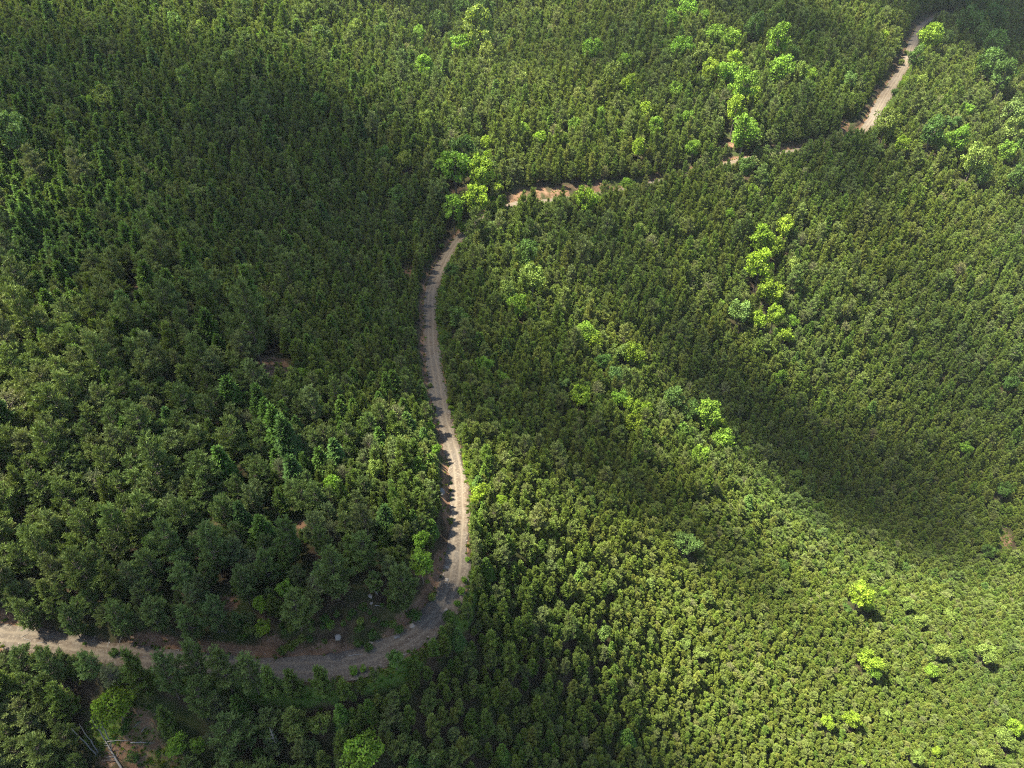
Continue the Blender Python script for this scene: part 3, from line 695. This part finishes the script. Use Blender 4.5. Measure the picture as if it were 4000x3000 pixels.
# ------------------------------------------------------------------ ground sheet
def axis_steps(lo, hi, step, far0, far1):
    a = list(np.arange(lo, hi + .1, step)); s = step
    while a[-1] < far1: s *= 1.25; a.append(a[-1] + s)
    s = step
    while a[0] > far0: s *= 1.25; a.insert(0, a[0] - s)
    return np.array(a)
X = axis_steps(-170, 420, 1.25, -3000, 3000); Y = axis_steps(45, 760, 1.5, -1500, 5000)
gxx, gyy = np.meshgrid(X, Y); fx, fy = gxx.ravel(), gyy.ravel()
zz, D, I, Sg, up, hw = ground(fx, fy, True)
fpx, fpy, _ = project(np.c_[fx, fy, zz])
soil = np.zeros(len(fx)); grass = np.zeros(len(fx))
near = np.isfinite(D)
bank = near & (up > -.2)
soil = np.where(bank, np.clip(1.25 - (D - hw) / 2.6, 0, 1), soil); soil = np.where(near & ~bank, np.clip(1.0 - (D - hw) / 1.2, 0, 1), soil)
ri = RPY[I]
grass = np.where(near & ~bank, np.clip(1.0 - np.abs(D - hw - 2.0) / (2.4 + 2.5 * (RPY[I] > 950) * (RPY[I] < 1450)), 0, 1) * .95, grass)
for (a, b, ra, rb, so, gr) in BARE:
    k = np.clip(1.35 - np.sqrt(((fpx - a) / ra) ** 2 + ((fpy - b) / rb) ** 2), 0, 1)
    soil = np.maximum(soil, k * so); grass = np.maximum(grass, k * gr * .8)
soil *= np.clip(.75 + 1.1 * fbm(fx, fy, 9.0, 6), .15, 1.1); grass *= np.clip(.8 + 1.2 * fbm(fx, fy, 7.0, 8), 0, 1.2)
ny, nx = gxx.shape
idx = np.arange(nx * ny).reshape(ny, nx)
quads = np.stack([idx[:-1, :-1], idx[:-1, 1:], idx[1:, 1:], idx[1:, :-1]], -1).reshape(-1, 4)
g = link("ground", mesh("ground", np.c_[fx, fy, zz], quads, [M_ground], np.c_[soil, grass, np.zeros(len(fx))], attr="cover", smooth_=True)); tag(g, kind='structure')

# ------------------------------------------------------------------ road ribbon with ruts
q = np.linspace(-1, 1, 25)
Nn = np.c_[-RT[:, 1], RT[:, 0]]
VV, CC = [], []
for i in range(len(RD)):
    wob = .35 * fbm(np.full(25, RS[i]), q * 3, 3.0, 7) + 1
    o = q * (RHALF[i] + .35)
    x = RD[i, 0] + Nn[i, 0] * o * wob; y = RD[i, 1] + Nn[i, 1] * o * wob
    rut = np.exp(-((np.abs(o + .25 * math.sin(RS[i] / 9)) - .95) / .3) ** 2)
    z = RD[i, 2] + .06 - .10 * rut - .34 * np.clip((np.abs(q) - .8) / .2, 0, 1) ** 2 + .10 * fbm(x, y, 1.6, 3)
    VV.append(np.c_[x, y, z]); grey = np.clip(.25 + 1.3 * fbm(np.array([RS[i]]), np.array([0.]), 22.0, 5)[0], 0, .85)
    CC.append(np.c_[rut, np.maximum(np.clip((np.abs(q) - .6) / .4, 0, 1), (.95 + 1.1 * fbm(np.full(25, RS[i]), np.zeros(25), 11.0, 9)) * np.exp(-(o / .33) ** 2)), np.full(25, grey)])
idx = np.arange(len(RD) * 25).reshape(-1, 25)
quads = np.stack([idx[:-1, :-1], idx[1:, :-1], idx[1:, 1:], idx[:-1, 1:]], -1).reshape(-1, 4)
rd = link("dirt_road", mesh("dirt_road", np.vstack(VV), quads, [M_road], np.vstack(CC), attr="across", smooth_=True)); tag(rd, kind='structure')

# ------------------------------------------------------------------ weeds and stones (uncountable)
def sheet_scatter(name, shapes, pts, sizes, tints, label, cat):
    global PROTO
    keep = PROTO
    PROTO = bpy.data.collections.new(name + "_shapes")
    for k, m in enumerate(shapes): PROTO.objects.link(bpy.data.objects.new(name + "_shape_%02d" % k, m))
    z = ground(pts[:, 0], pts[:, 1])
    D_, I_, _ = road_near(pts[:, 0], pts[:, 1]); z = np.where(D_ < RHALF[I_], RD[I_, 2] + .03, z)
    for k in range(len(pts)):
        TREES.append(dict(shape=int(rng.integers(len(shapes))), x=pts[k, 0], y=pts[k, 1], z=float(z[k]) + .05, w=float(sizes[k]), hz=float(rng.uniform(.6, 1.1)), tint=tuple(tints[k]), rot=float(rng.uniform(0, 6.28))))
    scatter(name, list(range(len(TREES) - len(pts), len(TREES))), label, cat)
    PROTO = keep
def weed(seed):
    r = np.random.default_rng(seed); n = 60
    P = np.c_[r.normal(0, .22, (n, 2)), np.zeros(n)]; D_ = np.c_[r.normal(0, .6, (n, 2)), np.ones(n)]
    V, Fc = blades(P, D_, r.uniform(.3, .8, n), .07, r)
    return mesh("weed", V, Fc, [M_leaf], np.repeat(r.uniform(.4, .6, n), 4))
def stone(seed, k=2):
    import bmesh
    bm = bmesh.new(); bmesh.ops.create_icosphere(bm, subdivisions=k, radius=.5)
    for v in bm.verts:
        n_ = mnoise.noise(v.co * 1.7 + Vector((seed * 5.3, 1, 2))) * .7 + mnoise.noise(v.co * 4 + Vector((2, seed * 3.1, 2))) * .25
        v.co = v.co * (1 + n_); v.co.z *= .65; v.co.x *= 1.25
    me = bpy.data.meshes.new("stone"); bm.to_mesh(me); bm.free(); me.materials.append(M_rock); return me
spots = []
vi = np.nonzero(grass + .35 * soil > .22)[0]; vi = vi[(fpx[vi] > -200) & (fpx[vi] < 4200) & (fpy[vi] < 3300)]
wts = (grass + .3 * soil)[vi]; pick = rng.choice(vi, 9000, p=wts / wts.sum())
wp = np.c_[fx[pick], fy[pick]] + rng.uniform(-.7, .7, (len(pick), 2)); d_, i_, _ = road_near(wp[:, 0], wp[:, 1]); wp = wp[d_ > RHALF[i_] - .35]
sheet_scatter("undergrowth", [weed(k) for k in range(3)], wp, rng.uniform(.35, 1.0, len(wp)), np.array([(.14, .24, .03)]) * rng.uniform(.5, 1.2, (len(wp), 1)) * np.c_[rng.uniform(.7, 1.5, len(wp)), np.ones(len(wp)), np.ones(len(wp))],
              "patchy green grass and low weeds growing along the verges of the dirt road", "undergrowth")
k_ = rng.integers(0, len(RD), 2600); o_ = rng.choice([-1, 1], 2600) * (RHALF[k_] * rng.uniform(.75, 1.35, 2600)); o_[:500] *= rng.uniform(0, .9, 500)
gp = RD[k_, :2] + np.c_[-RT[k_, 1], RT[k_, 0]] * o_[:, None]
sheet_scatter("gravel", [stone(k, 1) for k in range(4)], gp, rng.uniform(.08, .3, len(gp)) * rng.uniform(.5, 1.3, len(gp)), np.full((len(gp), 3), .3), "loose pale stones lying along the dirt road", "gravel")
# ------------------------------------------------------------------ rocks, fallen logs, dead trees
def surf(px_, py_):
    P0 = hit([px_], [py_])[0]; return Vector((P0[0], P0[1], float(ground(P0[:1], P0[1:2])[0])))
for k, (a, b, m_, lab) in enumerate([(1608,2425,1.5,"pale angular rock on the inner edge of the road bend"),(1440,2482,1.2,"pale yellowish rock among dark shrubs inside the road bend"),(1548,2470,1.3,"grey flat rock beside the road on the inside of its bend"),
 (1745,2395,.9,"small pale rock on the outer edge of the road bend"),(1741,2250,1.2,"grey rock on the left edge of the road just above the bend"),(1685,982,3.0,"large grey boulder left of the road near its upper turn"),(1718,1925,2.4,"dark grey boulder in the ditch left of the road's straight stretch"),
 (1745,2200,.8,"small pale rock left of the road above the grey rock"),(1318,2478,1.3,"reddish pale rock on the bare bank left of the shrubs"),(1448,2330,.9,"pale rock lying beside the dead branches inside the bend"),(1452,2360,.6,"small rock below the dead branches inside the bend"),
 (800,1432,.9,"pale rock in the brown gap in the left forest"),(815,1475,.6,"small rock at the lower end of the brown gap in the left forest"),(1455,2005,.5,"tiny pale stone")][:13]):
    o = link("rock", stone(40 + k)); o.data.materials[0] = M_stone if "grey" in lab and "above" not in lab else M_rock; o.location = surf(a, b) + Vector((0, 0, .1 * m_)); o.scale = (m_, m_, m_); o.rotation_euler = (0, 0, k * 1.3); tag(o, lab, "rock", "rocks beside the road")
def dead_wood(name, pts, r0, label, cat, group, nb=0, seed=0, bl=2.2, up=.3):
    r = np.random.default_rng(seed); pts = np.asarray(pts, float); t = np.linspace(0, 1, 8)
    cl = np.stack([np.interp(t, np.linspace(0, 1, len(pts)), pts[:, c]) for c in range(3)], 1); cl[1:-1] += r.normal(0, .06, (6, 3))
    o0 = cl[0].copy(); V, Fq = tube(cl - o0, np.linspace(r0, r0 * .35, 8), 7)
    root = link(name, mesh(name, V, Fq, [M_grey], smooth_=True)); root.location = o0; tag(root, label, cat, group)
    if nb:
        parts = []
        ax = unit(cl[-1] - cl[0])
        for q in range(nb):
            s_ = r.uniform(.35, .98); c = cl[0] + (cl[-1] - cl[0]) * s_ - o0
            d = unit(np.cross(ax, r.normal(size=3))) + ax * .5 + np.array([0, 0, up]); L_ = bl * r.uniform(.5, 1.1) * (1.25 - s_)
            mid = c + d * L_ * .5 + r.normal(0, .1, 3); parts.append(tube([c, mid, c + d * L_ + np.array([0, 0, .15 * L_])], [r0 * .35, r0 * .25, .02], 4))
        V, Fq = join(parts); link("branches", mesh("branches", V, Fq, [M_grey]), root)
def lying(a, b, r0):
    A, B = surf(*a), surf(*b); return [A + Vector((0, 0, r0 + .1)), (A + B) / 2 + Vector((0, 0, r0 + .35)), B + Vector((0, 0, r0 + .1))]
def standing(a, h_, lean=(0, 0)):
    A = surf(*a); return [A - Vector((0, 0, .3)), A + Vector((lean[0], lean[1], h_))]
dead_wood("fallen_tree", lying((482,3015), (412,2895), .2), .26, "grey fallen dead tree with bare branches lying across the clearing", "fallen tree", None, 16, 1, 2.6)
dead_wood("log", lying((420,2897), (512,2893), .13), .15, "left one of two grey logs end to end in the clearing", "log", "logs in the clearing")
dead_wood("log", lying((512,2903), (602,2906), .13), .16, "right one of two grey logs end to end in the clearing", "log", "logs in the clearing")
dead_wood("log", lying((555,2860), (575,2840), .1), .1, "short pale log above the two logs in the clearing", "log", "logs in the clearing")
dead_wood("log", lying((1357,2548), (1415,2543), .1), .12, "thin pale log on the inner edge of the road bend", "log", None)
dead_wood("log", lying((1462,2310), (1480,2330), .1), .12, "bleached curved branch on the bare bank inside the bend", "log", None, 4, 5, 1.2)
dead_wood("log", lying((1465,2372), (1495,2374), .08), .09, "bleached stick below the curved branch on the bare bank", "log", None)
dead_wood("bare_trunk", standing((412,2893), 8.5, (-.3, .5)), .16, "bare grey trunk standing left beneath the lime green tree", "dead tree", "bare trunks in the clearing")
dead_wood("bare_trunk", standing((424,2884), 7.5, (.1, .6)), .12, "bare grey trunk standing right beneath the lime green tree", "dead tree", "bare trunks in the clearing")
dead_wood("bare_trunk", standing((374,2944), 9.0, (-2.2, .8)), .16, "grey trunk leaning left at the edge of the clearing", "dead tree", "bare trunks in the clearing", 5, 7, 1.2)
dead_wood("bare_trunk", standing((380,2934), 8.5, (-1.4, 1.4)), .15, "grey trunk leaning away just behind the left leaning trunk", "dead tree", "bare trunks in the clearing")
dead_wood("dead_tree", standing((1092,2945), 11.5, (.3, -.3)), .2, "white dead tree top rising from pines near the bottom edge", "dead tree", "standing dead trees", 14, 11, 1.5)
dead_wood("dead_tree", standing((682,1060), 13.0, (.3, -.3)), .2, "white dead tree with a star of bare twigs above the brown gap", "dead tree", "standing dead trees", 16, 12, 3.0)
dead_wood("dead_tree", standing((470,2330), 11.0, (-.6, .3)), .2, "grey dead tree with drooping bare branches above the dirt track", "dead tree", "standing dead trees", 26, 13, 2.6, -.25)
rb = [(95,2480,.8),(110,2500,-.5),(170,2510,.2),(205,2475,1.2),(300,2490,.6),(365,2480,.9),(418,2500,1.5),(640,2555,1.3),(628,2560,1.2),(616,2562,1.35),(604,2566,1.2),(560,2565,.2),(470,2478,1.0),(690,2520,.4),(540,2830,.7),(700,2420,.5),(870,2470,.1),(1290,2230,.8)]
for k, (a, b, an) in enumerate(rb):
    dx_, dy_ = 22 * math.cos(an), -20 * math.sin(an)
    dead_wood("branch", lying((a - dx_, b - dy_), (a + dx_, b + dy_), .03), .07, ["%s pale stick lying on the dirt track, counted from left" % (["leftmost","second","third","fourth","fifth","sixth","seventh","eighth","ninth","tenth","eleventh","twelfth","thirteenth","fourteenth"][sorted([q[0] for q in rb[:14]]).index(a)])] [0] if k < 14 else
        ["pale stick at the top of the clearing","pale stick on the bare patch above the dirt track","pale stick beside the track before the bend","pale stick on the bank inside the bend"][k - 14], "branch", "sticks on the ground", 2, 60 + k, .7, .1)

# ------------------------------------------------------------------ light
CLOUDS = [(950,1100,85,75,2.1),(1250,700,75,75,1.8),(1450,1450,30,45,1.7),(900,1520,40,32,1.8),(1500,2790,55,30,2.4),(800,2790,50,26,2.0),(2180,1720,42,32,2.3),(2660,2050,30,20,1.7),(2990,1730,34,30,2.4),(3430,1985,58,36,3.2),(1950,1330,36,50,1.4),(2450,1130,60,34,.9),
 (4000,150,170,190,6.0),(1600,-40,70,80,2.4),(3300,640,50,36,1.5),(2050,2850,36,20,1.6),(600,480,110,100,1.5),(3150,180,70,70,1.4),(1150,2350,36,20,1.5),(3850,1750,60,40,.9),(1500,1050,60,60,1.2),(2400,250,90,80,.75),(2600,850,70,55,.7),(650,2080,60,50,.6),(3600,1150,40,40,.5),(100,250,100,90,.7)]
HAZE = .000035
EL, AZ = math.radians(62), math.radians(-86)          # sun from the left and a little ahead (azimuth from +Y, clockwise)
sd = np.array([math.sin(AZ) * math.cos(EL), math.cos(AZ) * math.cos(EL), math.sin(EL)])    # towards the sun
# clouds drifting over the slopes: each throws its soft shade where the sun sends it
def b_cloud(nt, out):
    v = N(nt, "ShaderNodeVolumePrincipled"); v.inputs["Color"].default_value = (1, 1, 1, 1); v.inputs["Density"].default_value = .02; nt.links.new(v.outputs[0], out.inputs["Volume"])
M_cloud = mat("cloud_vapour", b_cloud)
CLOUD_Z = 1150.0
def cloud(px_, py_, rx, ry, tau, seed):
    P0 = hit([px_], [py_])[0]; c = P0 + sd * (CLOUD_Z + 40 * (seed % 5) - P0[2]) / sd[2]
    import bmesh
    bm = bmesh.new(); bmesh.ops.create_icosphere(bm, subdivisions=4, radius=1)
    hh = tau / .02 / 2 * .92
    for v in bm.verts:
        n1 = mnoise.noise(v.co * 1.6 + Vector((seed * 7.1, 0, 3))); n2 = mnoise.noise(v.co * 4.2 + Vector((0, seed * 3.3, 1)))
        k = 1 + .38 * n1 + .16 * n2
        v.co = Vector((v.co.x * rx * k, v.co.y * ry * k, v.co.z * hh * (1 + .5 * n1 + .3 * n2) * (1.0 if v.co.z > 0 else .8)))
    me = bpy.data.meshes.new("cloud"); bm.to_mesh(me); bm.free(); me.materials.append(M_cloud)
    o = link("cloud", me); o.location = c; o.rotation_euler = (0, 0, seed * .7); tag(o, None, None, None, 'stuff')
for k, a in enumerate(CLOUDS): cloud(*a, k + 1)

if HAZE:
    def b_haze(nt, out):
        v = N(nt, "ShaderNodeVolumePrincipled"); v.inputs["Color"].default_value = (.86, .93, 1, 1); v.inputs["Density"].default_value = HAZE; v.inputs["Anisotropy"].default_value = .2
        nt.links.new(v.outputs[0], out.inputs["Volume"])
    zlo = float(zz.min()) - 1; zhi = 345.0
    bx = np.array([(x, y, z) for x in (-3600, 3600) for y in (-1900, 5600) for z in (zlo, zhi)], float)
    hz = link("haze", mesh("haze", bx, np.array([(0, 1, 3, 2), (4, 6, 7, 5), (0, 4, 5, 1), (2, 3, 7, 6), (0, 2, 6, 4), (1, 5, 7, 3)]), [mat("thin_air", b_haze)])); tag(hz, kind='stuff')

w = bpy.data.worlds.new("World"); S.world = w; w.use_nodes = True
nt = w.node_tree; bg = nt.nodes["Background"]; sky = nt.nodes.new("ShaderNodeTexSky"); sky.sky_type = 'NISHITA'; sky.sun_disc = False
sky.sun_elevation = EL; sky.sun_rotation = AZ; sky.altitude = 800; sky.dust_density = 1.5
nt.links.new(sky.outputs[0], bg.inputs[0]); bg.inputs[1].default_value = .06
sl = bpy.data.lights.new("sun", 'SUN'); sl.energy = 5.0; sl.angle = math.radians(1.5); sl.color = (1, .93, .76)
so = bpy.data.objects.new("sun", sl); COL.objects.link(so); so.rotation_euler = Vector(sd).to_track_quat('Z', 'Y').to_euler()
S.view_settings.view_transform = 'Standard'; S.view_settings.look = 'None'; S.view_settings.exposure = 2.25; S.view_settings.gamma = 1
S.cycles.use_denoising = False; S.cycles.filter_width = 1.1
S.cycles.max_bounces = 6; S.cycles.diffuse_bounces = 3; S.cycles.transmission_bounces = 3; S.cycles.volume_bounces = 0; S.cycles.transparent_max_bounces = 32
